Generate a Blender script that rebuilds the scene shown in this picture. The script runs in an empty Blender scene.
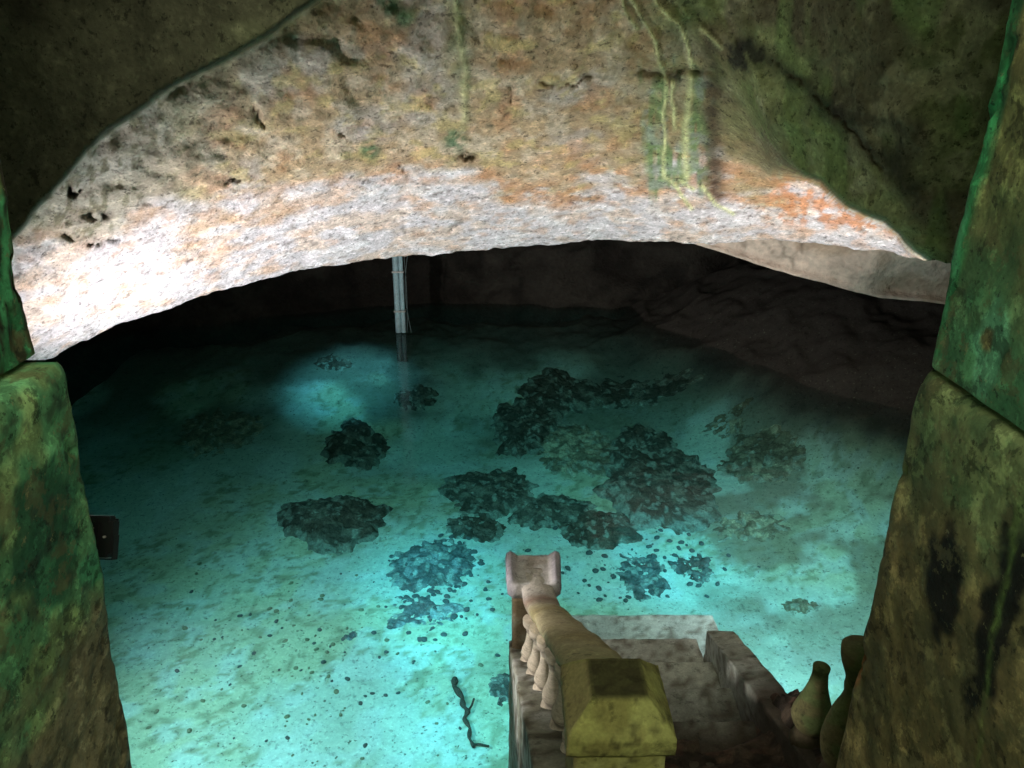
import bpy, bmesh, math, random
import numpy as np
from mathutils import Vector, Matrix

random.seed(7)
RNG = np.random.RandomState(11)
S = bpy.context.scene
COL = S.collection
R = math.radians

# ------------------------------------------------------------------ camera, world, lights
F, CX, CY, TH, CZ = 760.0, 512.0, 384.0, R(22), 3.6
cam_d = bpy.data.cameras.new('camera')
cam = bpy.data.objects.new('camera', cam_d)
COL.objects.link(cam)
cam.location = (0, 0, CZ)
cam.rotation_euler = (math.pi / 2 - TH, 0, 0)
cam_d.sensor_width = 36
cam_d.lens = F / 1024 * 36
cam_d.clip_start = 0.02
S.camera = cam

W = bpy.data.worlds.new('world')
S.world = W
W.use_nodes = True
W.node_tree.nodes['Background'].inputs[0].default_value = (0.62, 0.80, 0.62, 1)
W.node_tree.nodes['Background'].inputs[1].default_value = 0.075

S.view_settings.view_transform = 'Standard'
S.view_settings.look = 'None'
S.view_settings.exposure = 0.0
S.view_settings.gamma = 1.0
S.view_settings.use_curve_mapping = False
S.cycles.use_denoising = True
S.cycles.max_bounces = 8
S.cycles.transparent_max_bounces = 12


def spot(name, loc, target, power, color, size=70, blend=1.0, radius=0.08):
    d = bpy.data.lights.new(name, 'SPOT')
    d.energy, d.color, d.spot_size, d.spot_blend, d.shadow_soft_size = power, color, R(size), blend, radius
    o = bpy.data.objects.new(name, d)
    COL.objects.link(o)
    o.location = loc
    o.rotation_euler = (Vector(target) - Vector(loc)).to_track_quat('-Z', 'Y').to_euler()
    return o


def area(name, loc, target, power, color, sx=1.0, sy=1.0):
    d = bpy.data.lights.new(name, 'AREA')
    d.shape = 'RECTANGLE'
    d.energy, d.color, d.size, d.size_y = power, color, sx, sy
    o = bpy.data.objects.new(name, d)
    COL.objects.link(o)
    o.location = loc
    o.rotation_euler = (Vector(target) - Vector(loc)).to_track_quat('-Z', 'Y').to_euler()
    return o


# floodlights washing the overhanging rock, one on either side of the pool edge
spot('rock_flood', (-3.25, 4.2, 0.45), (-1.7, 6.3, 2.0), 730, (1.0, 0.97, 0.97), 110, 1.0)
spot('rock_flood', (3.1, 4.2, 0.7), (1.7, 6.8, 2.5), 400, (1.0, 0.95, 0.90), 95, 1.0)
spot('rock_flood', (3.7, 5.7, 0.5), (3.0, 8.8, 2.2), 130, (1.0, 0.90, 0.82), 48, 1.0)  # extra unseen spot added to brighten the rear ledge
# floodlights aimed down at the pool from both sides
spot('pool_flood', (-2.75, 3.1, 1.8), (-1.4, 4.7, -1.1), 680, (0.90, 0.93, 1.0), 84, 1.0)
spot('pool_flood', (2.95, 3.9, 1.9), (2.5, 5.5, -1.1), 640, (1.0, 0.93, 0.97), 84, 1.0)
# unseen narrow spots added above water to make the blue patches on the sand
for lx, ly, lz, tx, ty, pw, sz in ((-0.5, 3.4, 2.2, -0.75, 6.0, 950, 27), (-0.5, 2.6, 2.2, -0.35, 4.7, 620, 27),
                                   (1.9, 3.2, 2.2, 1.75, 6.5, 800, 20), (-2.3, 10.3, 1.5, -2.4, 10.45, 150, 60)):
    spot('pool_patch_spot', (lx, ly, lz), (tx, ty, -1.0), pw, (0.30, 0.78, 1.0), sz, 1.0, 0.05)
spot('rail_fill', (-2.7, 2.7, 1.75), (0.18, 2.95, 1.12), 380, (1.0, 0.95, 0.88), 26, 0.8)  # extra unseen spot added to whiten the rail's left side and bend
# unseen spots added behind the rock lip to lift the far cave
spot('cave_fill', (0.6, 8.1, 1.9), (2.6, 9.9, 0.2), 24, (0.9, 1.0, 0.95), 150, 1.0)
spot('cave_fill', (-2.4, 7.9, 1.95), (-2.8, 9.4, -0.8), 4, (0.65, 0.95, 1.0), 140, 1.0)
# daylight entering through the passage behind the viewer
area('entrance_daylight', (0.1, -0.9, 4.9), (0.1, 2.4, 3.4), 68, (0.98, 1.0, 0.78), 1.7, 1.4)


# ------------------------------------------------------------------ maths helpers
def ray(px, py):
    u = (np.asarray(px, float) - CX) / F
    v = (np.asarray(py, float) - CY) / F
    return u, math.cos(TH) - v * math.sin(TH), -math.sin(TH) - v * math.cos(TH)


def at_y(px, py, Y):
    dx, dy, dz = ray(px, py)
    t = Y / dy
    return np.stack([dx * t, dy * t, CZ + dz * t], -1)


def at_z(px, py, z):
    dx, dy, dz = ray(px, py)
    t = (z - CZ) / dz
    return np.array([dx * t, dy * t, z])


def hash3(i, j, k, seed):
    n = (i * 374761393 + j * 668265263 + k * 2147483647 + seed * 144665) & 0xffffffff
    n = ((n ^ (n >> 13)) * 1274126177) & 0xffffffff
    n = ((n ^ (n >> 16)) * 2246822519) & 0xffffffff
    return ((n ^ (n >> 15)) & 0xffff) / 65535.0


def vnoise(p, seed=0):
    p = np.asarray(p, float)
    f = np.floor(p)
    i = f.astype(np.int64)
    t = p - f
    t = t * t * (3 - 2 * t)
    r = 0
    for a in (0, 1):
        wa = t[..., 0] if a else 1 - t[..., 0]
        for b in (0, 1):
            wb = t[..., 1] if b else 1 - t[..., 1]
            for c in (0, 1):
                wc = t[..., 2] if c else 1 - t[..., 2]
                r = r + wa * wb * wc * hash3(i[..., 0] + a, i[..., 1] + b, i[..., 2] + c, seed)
    return r


def fbm(p, o=4, seed=0, g=0.5):
    a, s, r, n = 1.0, 1.0, 0, 0
    for k in range(o):
        r = r + a * vnoise(np.asarray(p) * s + 17.3 * k, seed + k)
        n += a
        a *= g
        s *= 2.03
    return r / n


def ridge(p, o=3, seed=0):
    return 1 - np.abs(2 * fbm(p, o, seed) - 1)


def sstep(a, b, x):
    t = np.clip((np.asarray(x, float) - a) / (b - a), 0, 1)
    return t * t * (3 - 2 * t)


def mixc(c, d, m):
    return c * (1 - m[..., None]) + np.asarray(d, float) * m[..., None]


def poly_dist(px, py, pts):
    d = np.full(np.shape(px), 1e9)
    for (x0, y0), (x1, y1) in zip(pts[:-1], pts[1:]):
        vx, vy = x1 - x0, y1 - y0
        t = np.clip(((px - x0) * vx + (py - y0) * vy) / (vx * vx + vy * vy), 0, 1)
        d = np.minimum(d, np.hypot(px - x0 - t * vx, py - y0 - t * vy))
    return d


# ------------------------------------------------------------------ object helpers
def link(name, me, parent=None, mat=None, smooth=True):
    o = bpy.data.objects.new(name, me)
    COL.objects.link(o)
    if mat:
        me.materials.append(mat)
    if smooth and len(me.polygons):
        me.polygons.foreach_set('use_smooth', [True] * len(me.polygons))
    if parent:
        o.parent = parent
    return o


def tag(o, label=None, cat=None, group=None, kind=None):
    if label: o['label'] = label
    if cat: o['category'] = cat
    if group: o['group'] = group
    if kind: o['kind'] = kind
    return o


def empty(name, loc=(0, 0, 0), rz=0):
    o = bpy.data.objects.new(name, None)
    COL.objects.link(o)
    o.location = loc
    o.rotation_euler = (0, 0, rz)
    o.empty_display_size = 0.1
    return o


def mesh_np(name, V, Fc, col=None):
    me = bpy.data.meshes.new(name)
    V = np.asarray(V, float).reshape(-1, 3)
    Fc = np.asarray(Fc)
    k = Fc.shape[1]
    me.vertices.add(len(V))
    me.vertices.foreach_set('co', V.ravel())
    me.loops.add(Fc.size)
    me.loops.foreach_set('vertex_index', Fc.ravel().astype(np.int32))
    me.polygons.add(len(Fc))
    me.polygons.foreach_set('loop_start', np.arange(0, Fc.size, k, dtype=np.int32))
    me.update(calc_edges=True)
    me.validate()
    if col is not None:
        a = me.color_attributes.new('Col', 'FLOAT_COLOR', 'POINT')
        c = np.ones((len(V), 4))
        c[:, :3] = np.clip(np.asarray(col).reshape(-1, 3), 0.002, 0.95)
        a.data.foreach_set('color', c.ravel())
    return me


def grid_faces(h, w, flip=False, wrap=False):
    j, i = np.meshgrid(np.arange(h - 1), np.arange(w if wrap else w - 1), indexing='ij')
    i2 = (i + 1) % w
    q = np.stack([j * w + i, j * w + i2, (j + 1) * w + i2, (j + 1) * w + i], -1).reshape(-1, 4)
    return q[:, ::-1] if flip else q


# ------------------------------------------------------------------ materials
def nodes(m):
    m.use_nodes = True
    nt = m.node_tree
    return nt, nt.nodes, nt.links


def surf_mat(name, base=None, rough=0.85, var=0.35, scale=22, bump=0.5, bdist=0.01, spec=0.3, fine=90, dark=None,
             pits=0.0, layers=()):
    """Mineral surface: base colour (or the mesh's own colour attribute) broken up by noise, with bump."""
    m = bpy.data.materials.new(name)
    nt, N, L = nodes(m)
    bs = N['Principled BSDF']
    bs.inputs['Roughness'].default_value = rough
    bs.inputs['Specular IOR Level'].default_value = spec
    tc = N.new('ShaderNodeTexCoord')
    if base is None:
        a = N.new('ShaderNodeAttribute'); a.attribute_name = 'Col'; src = a.outputs['Color']
    else:
        a = N.new('ShaderNodeRGB'); a.outputs[0].default_value = (*base, 1); src = a.outputs[0]
    n1 = N.new('ShaderNodeTexNoise'); n1.inputs['Scale'].default_value = scale
    n1.inputs['Detail'].default_value = 8; n1.inputs['Roughness'].default_value = 0.65
    n2 = N.new('ShaderNodeTexNoise'); n2.inputs['Scale'].default_value = fine
    n2.inputs['Detail'].default_value = 5
    L.new(tc.outputs['Object'], n1.inputs['Vector']); L.new(tc.outputs['Object'], n2.inputs['Vector'])
    mr = N.new('ShaderNodeMapRange')
    mr.inputs['From Min'].default_value = 0.3; mr.inputs['From Max'].default_value = 0.7
    mr.inputs['To Min'].default_value = 1 - var; mr.inputs['To Max'].default_value = 1 + var * 0.8
    L.new(n1.outputs['Fac'], mr.inputs['Value'])
    mr2 = N.new('ShaderNodeMapRange')
    mr2.inputs['From Min'].default_value = 0.3; mr2.inputs['From Max'].default_value = 0.7
    mr2.inputs['To Min'].default_value = 1 - var * .6; mr2.inputs['To Max'].default_value = 1 + var * 0.5
    L.new(n2.outputs['Fac'], mr2.inputs['Value'])
    mu = N.new('ShaderNodeMath'); mu.operation = 'MULTIPLY'
    L.new(mr.outputs[0], mu.inputs[0]); L.new(mr2.outputs[0], mu.inputs[1])
    sc = N.new('ShaderNodeVectorMath'); sc.operation = 'SCALE'
    L.new(src, sc.inputs[0]); L.new(mu.outputs[0], sc.inputs['Scale'])
    out = sc.outputs[0]
    h = N.new('ShaderNodeMath'); h.operation = 'MULTIPLY_ADD'
    L.new(n2.outputs['Fac'], h.inputs[0]); h.inputs[1].default_value = 0.45; L.new(n1.outputs['Fac'], h.inputs[2])
    hh = h.outputs[0]
    if pits:
        v = N.new('ShaderNodeTexVoronoi'); v.inputs['Scale'].default_value = scale * 1.6
        L.new(tc.outputs['Object'], v.inputs['Vector'])
        pr = N.new('ShaderNodeMapRange'); pr.inputs['From Min'].default_value = 0.05
        pr.inputs['From Max'].default_value = 0.3; pr.inputs['To Min'].default_value = -pits; pr.inputs['To Max'].default_value = 0
        L.new(v.outputs['Distance'], pr.inputs['Value'])
        ad = N.new('ShaderNodeMath'); L.new(hh, ad.inputs[0]); L.new(pr.outputs[0], ad.inputs[1]); hh = ad.outputs[0]
    for k, (val, scl, thr, wdt, amt) in enumerate(layers):
        n4 = N.new('ShaderNodeTexNoise'); n4.inputs['Scale'].default_value = scl
        n4.inputs['Detail'].default_value = 7; n4.inputs['Roughness'].default_value = 0.7
        mp = N.new('ShaderNodeMapping'); mp.inputs['Location'].default_value = (k * 3.7 + 1, k * 1.3, k * 2.1)
        L.new(tc.outputs['Object'], mp.inputs[0]); L.new(mp.outputs[0], n4.inputs['Vector'])
        r4 = N.new('ShaderNodeMapRange'); r4.inputs['From Min'].default_value = thr
        r4.inputs['From Max'].default_value = thr + wdt; r4.inputs['To Max'].default_value = amt
        L.new(n4.outputs['Fac'], r4.inputs['Value'])
        mx = N.new('ShaderNodeMix'); mx.data_type = 'RGBA'
        if not isinstance(val, tuple):
            mx.blend_type = 'MULTIPLY'; val = (val, val, val)
        L.new(r4.outputs[0], mx.inputs['Factor']); L.new(out, mx.inputs['A']); mx.inputs['B'].default_value = (*val, 1)
        out = mx.outputs['Result']
    if dark:
        n3 = N.new('ShaderNodeTexNoise'); n3.inputs['Scale'].default_value = dark[1]; n3.inputs['Detail'].default_value = 6
        L.new(tc.outputs['Object'], n3.inputs['Vector'])
        r3 = N.new('ShaderNodeMapRange'); r3.inputs['From Min'].default_value = dark[2]; r3.inputs['From Max'].default_value = dark[2] + .08
        L.new(n3.outputs['Fac'], r3.inputs['Value'])
        mx = N.new('ShaderNodeMix'); mx.data_type = 'RGBA'
        L.new(r3.outputs[0], mx.inputs['Factor']); L.new(out, mx.inputs['A']); mx.inputs['B'].default_value = (*dark[0], 1)
        out = mx.outputs['Result']
    L.new(out, bs.inputs['Base Color'])
    bp = N.new('ShaderNodeBump'); bp.inputs['Strength'].default_value = bump; bp.inputs['Distance'].default_value = bdist
    L.new(hh, bp.inputs['Height']); L.new(bp.outputs[0], bs.inputs['Normal'])
    return m


M_rock = surf_mat('cave_rock', None, 0.9, 0.32, 9, 0.55, 0.035, 0.2, 45, pits=0.2,
                  layers=((1.6, 16, .52, .10, .7), (0.30, 22, .57, .05, .8), ((1.5, 1.1, .75), 7, .54, .08, .0), (0.15, 60, .60, .04, .7)))
M_back = surf_mat('dark_cave_rock', None, 0.9, 0.3, 3, 0.8, 0.08, 0.2, 14)
M_jamb = surf_mat('painted_plaster', None, 0.75, 0.30, 24, 0.45, 0.008, 0.35, 120,
                  layers=((2.2, 13, .54, .04, .6), (0.25, 17, .56, .04, .75), ((.14, .13, .06), 9, .55, .03, .55), (0.2, 46, .61, .03, .8), ((.26, .25, .12), 38, .62, .03, .7)))
M_sand = surf_mat('pool_sand', None, 0.95, 0.12, 10, 0.35, 0.02, 0.1, 42, dark=((0.13, 0.14, 0.10), 30, 0.635),
                  layers=((0.55, 19, .56, .06, .8), (1.25, 34, .56, .05, .7)))
M_conc = surf_mat('weathered_concrete', None, 0.85, 0.25, 18, 0.4, 0.008, 0.25, 90, layers=((0.45, 15, .57, .06, .7), (1.4, 24, .57, .06, .5)))
M_stone = surf_mat('submerged_stone', None, 0.9, 0.4, 14, 0.8, 0.02, 0.2, 50, pits=0.3, layers=((0.55, 18, .53, .06, .6), (1.9, 24, .58, .05, .6)))
M_pebble = surf_mat('pebble_stone', (0.11, 0.12, 0.11), 0.9, 0.4, 30, 0.6, 0.006, 0.2, 120)
M_pebble2 = surf_mat('ochre_pebble_stone', (0.26, 0.25, 0.15), 0.9, 0.4, 30, 0.6, 0.006, 0.2, 120)
M_pipe = surf_mat('pale_pipe', (0.42, 0.58, 0.62), 0.5, 0.25, 12, 0.2, 0.004, 0.4, 60)
M_black = surf_mat('black_metal', (0.012, 0.012, 0.013), 0.45, 0.2, 30, 0.1, 0.001, 0.5, 90)
M_steel = surf_mat('bare_metal', (0.45, 0.43, 0.4), 0.4, 0.2, 30, 0.1, 0.001, 0.5, 90)
M_foot = surf_mat('dimmed_pipe', (0.035, 0.06, 0.05), 0.9, 0.3, 20, 0.3, 0.004, 0.2, 60)  # dark pipe colour standing in for dimness below the water
M_wood = surf_mat('wet_root', (0.05, 0.045, 0.03), 0.8, 0.4, 40, 0.6, 0.005, 0.3, 120)
M_cable = surf_mat('cable_rubber', (0.10, 0.13, 0.13), 0.6, 0.2, 30, 0.1, 0.001, 0.4, 90)


def water_mats():
    m = bpy.data.materials.new('water_surface')
    nt, N, L = nodes(m)
    N.remove(N['Principled BSDF'])
    out = N['Material Output']
    tr = N.new('ShaderNodeBsdfTransparent'); tr.inputs[0].default_value = (0.97, 1, 1, 1)
    gl = N.new('ShaderNodeBsdfGlossy'); gl.inputs['Roughness'].default_value = 0.07
    gl.inputs[0].default_value = (.8, .8, .8, 1)
    fr = N.new('ShaderNodeLayerWeight'); fr.inputs['Blend'].default_value = 0.5
    pw = N.new('ShaderNodeMath'); pw.operation = 'POWER'; pw.inputs[1].default_value = 5.0
    ma = N.new('ShaderNodeMath'); ma.operation = 'MULTIPLY_ADD'; ma.inputs[1].default_value = 0.98; ma.inputs[2].default_value = 0.02
    L.new(fr.outputs['Facing'], pw.inputs[0]); L.new(pw.outputs[0], ma.inputs[0])
    mx = N.new('ShaderNodeMixShader')
    tc = N.new('ShaderNodeTexCoord')
    mp = N.new('ShaderNodeMapping'); mp.inputs['Scale'].default_value = (1.0, 2.6, 1)
    mp.inputs['Rotation'].default_value = (0, 0, 0.25)
    n = N.new('ShaderNodeTexNoise'); n.inputs['Scale'].default_value = 2.6; n.inputs['Detail'].default_value = 3
    L.new(tc.outputs['Object'], mp.inputs[0]); L.new(mp.outputs[0], n.inputs['Vector'])
    bp = N.new('ShaderNodeBump'); bp.inputs['Strength'].default_value = 0.2; bp.inputs['Distance'].default_value = 0.05
    L.new(n.outputs['Fac'], bp.inputs['Height'])
    L.new(bp.outputs[0], gl.inputs['Normal']); L.new(bp.outputs[0], fr.inputs['Normal'])
    L.new(ma.outputs[0], mx.inputs[0]); L.new(tr.outputs[0], mx.inputs[1]); L.new(gl.outputs[0], mx.inputs[2])
    L.new(mx.outputs[0], out.inputs['Surface'])
    va = N.new('ShaderNodeVolumeAbsorption')
    va.inputs['Color'].default_value = (0.08, 0.885, 0.93, 1)
    va.inputs['Density'].default_value = 0.48
    L.new(va.outputs[0], out.inputs['Volume'])
    return m


M_water = water_mats()


# ------------------------------------------------------------------ rock overhang (ceiling)
LIP = [(-260, 520), (-60, 430), (0, 382), (45, 360), (100, 333), (150, 315), (200, 297), (260, 279), (300, 270),
       (350, 264), (400, 257), (470, 250), (540, 246), (600, 240), (640, 241), (700, 244), (760, 240), (800, 243),
       (850, 249), (900, 254), (940, 262), (1000, 275), (1290, 330)]
LIPY = [(-260, 4.9), (0, 5.7), (200, 6.7), (400, 7.4), (600, 7.4), (800, 6.9), (1000, 6.2), (1290, 5.4)]
BL = [(-260, 560), (-60, 330), (14, 240), (40, 205), (100, 140), (160, 98), (220, 62), (300, 16), (330, -2),
      (420, -80), (560, -330)]
BR = [(560, -330), (650, -120), (690, -30), (706, 60), (735, 130), (770, 172), (820, 186), (850, 208), (885, 225),
      (905, 246), (930, 266), (960, 290), (1290, 480)]


def rock_depth(px, py):
    lx = np.interp(px, *zip(*LIP))
    ly = np.interp(px, *zip(*LIPY))
    t = np.clip((lx - py) / 290.0, 0, 2.2)
    base = ly - (ly - 4.25) * (1 - np.exp(-2.5 * t)) / (1 - math.exp(-2.5)) * 0.97
    base = np.maximum(base, 3.3)
    # the arch of the nearer rock: left and right of the opening
    nz = 18 * (fbm(np.stack([px / 45, py / 45, px * 0], -1), 3, 5) - 0.5)
    yl = np.interp(px, *zip(*BL))
    sl = (yl - py) / 1.35 + nz * 0.7
    wl = sstep(-2, 4, sl) * (px < 560)
    yr = np.interp(px, *zip(*BR))
    sr = (yr - py) + nz
    tt = sstep(700, 810, px)
    wr = sstep(-4 - 50 * (1 - tt), 8 + 110 * (1 - tt), sr * (0.5 + .5 * tt) + 0 * px) * (px >= 560)
    near_l = 2.75 + 0.15 * fbm(np.stack([px / 120, py / 120, px * 0 + 3], -1), 3, 9)
    near_r = 3.2 + 1.15 * sstep(960, 700, px) + 0.2 * fbm(np.stack([px / 90, py / 90, px * 0 + 3], -1), 3, 9)
    d = base * (1 - wl) + near_l * wl
    d = d * (1 - wr) + near_r * wr
    return d, wl, wr, t


def build_rock():
    xs = np.concatenate([np.linspace(-260, -8, 50), np.linspace(-4, 1028, 470), np.linspace(1035, 1290, 50)])
    nv = 195
    lip = np.interp(xs, *zip(*LIP))
    lip = lip + 4.5 * (fbm(np.stack([xs / 9, xs * 0, xs * 0], -1), 3, 3) - 0.5) + 5 * (fbm(np.stack([xs / 40, xs * 0, xs * 0], -1), 2, 4) - .5)
    v = np.linspace(0, 1, nv)
    top = -330.0
    v2 = 0.62 * v + 0.38 * v ** 2.2
    PY = lip[None, :] * (1 - v2[:, None]) + top * v2[:, None]
    PX = np.repeat(xs[None, :], nv, 0)
    # the near arch hides the lip at the far right: let its lower edge follow BR there
    d, wl, wr, t = rock_depth(PX, PY)
    P0 = at_y(PX, PY, d)
    # relief pushed along the line of sight, in metres
    rel = 0.13 * (fbm(P0 * 1.3, 3, 21) - .5) + 0.09 * (ridge(P0 * 3.5, 3, 23) - .6) + 0.05 * (fbm(P0 * 14, 3, 25) - .5)
    edge = sstep(0, 0.05, v)[:, None]
    q3 = np.stack([PX, PY, PX * 0], -1)
    # pocks and ledges
    led = np.exp(-((PY - 73 - 8 * (fbm(q3 / 16, 2, 33) - .5) * 2) / 3.2) ** 2) * sstep(632, 645, PX) * sstep(722, 700, PX)
    hole = np.exp(-(((PX - 73) / 9) ** 2 + ((PY - 190) / 7) ** 2)) + np.exp(-(((PX - 97) / 12) ** 2 + ((PY - 214) / 5) ** 2)) \
        + np.exp(-(((PX - 468) / 8) ** 2 + ((PY - 157) / 5) ** 2))
    hole = np.clip(hole * 1.5 * sstep(.36, .56, fbm(q3 / 5, 3, 35)), 0, 1)
    cr = np.zeros(PX.shape)
    for l in ([(398, 166), (408, 178), (416, 195)], [(450, 230), (463, 220)], [(186, 264), (201, 248)], [(540, 84), (562, 90), (592, 76)],
              [(60, 235), (92, 246), (120, 240)], [(700, 178), (706, 196)], [(330, 128), (352, 140), (360, 152)], [(770, 60), (812, 92), (850, 128), (880, 170)],
              [(505, 60), (512, 96), (506, 120)], [(560, 205), (590, 198), (612, 204)], [(250, 100), (262, 128)], [(225, 182), (250, 176), (268, 184)]):
        cr = np.maximum(cr, np.exp(-(poly_dist(PX + 9 * (fbm(q3 / 8, 2, 37) - .5), PY + 9 * (fbm(q3 / 8, 2, 38) - .5), l) / 1.5) ** 2))
    cr = cr * sstep(.35, .5, fbm(q3 / 9, 2, 39))
    rel = rel + 0.06 * led + 0.09 * hole + 0.05 * cr
    lines = [[(620, -20), (626, 12), (638, 28)], [(633, -20), (633, 0), (650, 30), (665, 72), (666, 99), (661, 114), (665, 141), (665, 177), (678, 190), (692, 209)],
             [(652, -20), (659, 6), (680, 27), (693, 70)], [(690, 72), (687, 120), (686, 177)], [(680, 182), (695, 190)],
             [(704, 186), (716, 204), (734, 214)], [(700, 28), (722, 48)], [(672, 80), (674, 130)], [(455, 0), (464, 60), (466, 120)]]
    drip = np.zeros(PX.shape)
    for k, l in enumerate(lines):
        dd = poly_dist(PX + 3 * (fbm(q3 / 14, 2, 31) - .5) * 2, PY, l)
        drip = np.maximum(drip, np.exp(-(dd / (1.8 if k not in (3, 8) else 4.0)) ** 2) * (0.55 if k == 8 else 1))
    rel = rel - 0.035 * drip
    d2 = d + rel * edge * (0.45 + 0.55 * (1 - wl))
    P = at_y(PX, PY, d2)
    # ---- colours of the stone, near arch shade included
    n1 = fbm(P0 * 2.2, 4, 41); n2 = fbm(P0 * 7, 4, 43); n3 = fbm(P0 * 20, 3, 45); n4 = fbm(P0 * 4, 4, 47)
    al = np.repeat(lip[None, :], nv, 0) - PY           # px above the lip
    c = np.zeros(P.shape) + np.array([0.37, 0.265, 0.165])
    c = mixc(c, (0.52, 0.43, 0.33), sstep(.46, .64, n2) * .7)
    c = mixc(c, (0.38, 0.35, 0.35), sstep(.5, .62, n1) * .5)
    c = mixc(c, (0.38, 0.20, 0.10), sstep(.52, .66, n4) * .65)          # rust
    c = mixc(c, (0.20, 0.17, 0.11), sstep(.58, .72, n3) * .55)
    c = mixc(c, (0.45, 0.36, 0.16), sstep(.55, .7, fbm(P0 * 9, 3, 53)) * .6)
    # left: grey speckled stone
    lm = sstep(330, 180, PX + 0.4 * PY)
    c = mixc(c, (0.36, 0.34, 0.30), lm * .75)
    c = mixc(c, (0.12, 0.11, 0.06), lm * sstep(.55, .64, fbm(q3 / 7, 3, 55)) * sstep(60, 100, al) * .7)
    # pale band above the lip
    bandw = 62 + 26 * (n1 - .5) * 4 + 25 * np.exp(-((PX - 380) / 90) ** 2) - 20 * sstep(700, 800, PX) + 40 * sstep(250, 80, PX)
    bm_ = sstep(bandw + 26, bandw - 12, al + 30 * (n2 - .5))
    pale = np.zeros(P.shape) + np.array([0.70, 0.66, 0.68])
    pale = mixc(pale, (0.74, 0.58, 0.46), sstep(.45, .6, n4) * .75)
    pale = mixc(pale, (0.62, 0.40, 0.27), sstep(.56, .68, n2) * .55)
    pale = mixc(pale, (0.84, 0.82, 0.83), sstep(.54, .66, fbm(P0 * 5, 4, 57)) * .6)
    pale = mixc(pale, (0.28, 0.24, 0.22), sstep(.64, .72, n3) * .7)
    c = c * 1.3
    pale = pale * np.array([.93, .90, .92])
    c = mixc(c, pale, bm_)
    # orange fringe over the pale band
    om = np.exp(-((al - bandw - 8) / 18) ** 2) * sstep(.40, .56, n2) * (0.5 + .5 * sstep(330, 420, PX))
    c = mixc(c, (0.55, 0.27, 0.13), om * .75)
    om2 = sstep(745, 790, PX) * sstep(8, 26, al) * sstep(.46, .56, .5 * n2 + .5 * fbm(q3 / 6, 3, 58))
    c = mixc(c, (0.62, 0.27, 0.13), om2 * .8)
    # green
    g = sstep(560, 700, PX + 30 * (n1 - .5)) * sstep(bandw + 2, bandw + 40, al)
    c = mixc(c, (0.20, 0.19, 0.09), g * .7)
    rag = 70 * (fbm(q3 / np.array([9, 60, 1]), 3, 59) - .5) + 26 * (n2 - .5)
    gd = sstep(636, 650, PX + rag * .35) * sstep(722, 700, PX + rag * .3) * sstep(52, 84, PY + rag * .5) * sstep(200, 176, PY + rag * .9) * sstep(.30, .5, fbm(q3 / np.array([12, 34, 1]), 3, 60))
    c = mixc(c, (0.15, 0.25, 0.10), gd * .85 * sstep(.34, .5, fbm(q3 / np.array([5, 26, 1]), 3, 64)))
    c = mixc(c, (0.30, 0.33, 0.28), gd * sstep(.5, .62, fbm(P0 * 12, 3, 61)) * .7)
    gt = sstep(640, 690, PX + 20 * (n2 - .5)) * sstep(740, 700, PX) * sstep(55, 15, PY)
    c = mixc(c, (0.10, 0.17, 0.06), gt * .7)
    gl2 = np.exp(-((PX - 458 - 8 * (n2 - .5)) / 13) ** 2) * sstep(160, 20, PY) * .8
    c = mixc(c, (0.19, 0.22, 0.12), gl2 * (0.4 + n3))
    for (x, y, r_) in ((405, 18, 11), (455, 140, 12), (386, 5, 14), (370, 150, 10)):
        gm = np.exp(-(((PX - x) ** 2 + (PY - y) ** 2) / r_ ** 2) ** 2) * sstep(.35, .55, n3)
        c = mixc(c, (0.06, 0.17, 0.08), gm * .8)
    br = np.exp(-((PX - np.interp(PY, [0, 30, 70, 110, 200], [690, 705, 716, 712, 716])) / 10) ** 2) * sstep(15, 40, PY) * sstep(215, 190, PY)
    c = mixc(c, (0.075, 0.045, 0.03), br * (.35 + 1.1 * n2).clip(0, 1))
    # near arch surfaces: olive mossy stone, their shade put into the dark colour
    mr_ = np.clip(wr, 0, 1)
    moss_shade = np.zeros(P.shape) + np.array([0.105, 0.115, 0.050])
    moss_shade = mixc(moss_shade, (0.17, 0.19, 0.085), sstep(.45, .62, n1))
    moss_shade = mixc(moss_shade, (0.06, 0.05, 0.035), sstep(.47, .6, fbm(P0 * 1.7, 4, 63)) * .8)
    moss_shade = mixc(moss_shade, (0.24, 0.23, 0.14), sstep(.58, .70, n2) * .6)
    moss_shade = mixc(moss_shade, (0.10, 0.16, 0.05), sstep(.52, .64, fbm(P0 * np.array([5, 5, 1.2]), 3, 65)) * .6)
    moss_shade = moss_shade * 1.9
    c = mixc(c, moss_shade, mr_ * .95)
    moss_shade_l = np.zeros(P.shape) + np.array([0.060, 0.058, 0.036])
    moss_shade_l = mixc(moss_shade_l, (0.13, 0.135, 0.075), sstep(.45, .62, n1) * sstep(40, 300, PX))  # fades darker towards the left corner, shade put into the colour
    moss_shade_l = mixc(moss_shade_l, (0.02, 0.018, 0.012), sstep(.46, .58, fbm(P0 * 1.9, 4, 67)) * .8)
    c = mixc(c, moss_shade_l * 1.8, wl)
    c = mixc(c, (0.16, 0.165, 0.075), sstep(-60, 10, (np.interp(PX, *zip(*BL)) - PY)) * (PX > 100) * (PX < 560) * (1 - wl) * sstep(90, 260, PX) * .6)
    bk = np.exp(-(((PX - 745) / 20) ** 2 + ((PY - 58) / 12) ** 2)) * 1.5 * sstep(.4, .6, n3 * .5 + n2 * .5)
    bk = bk + np.exp(-(poly_dist(PX + 30 * (n2 - .5), PY + 30 * (n4 - .5), [(745, 50), (810, 90), (850, 120), (910, 190)]) / 13) ** 2) * .75
    c = mixc(c, (0.016, 0.015, 0.014), np.clip(bk, 0, .9))
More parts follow.
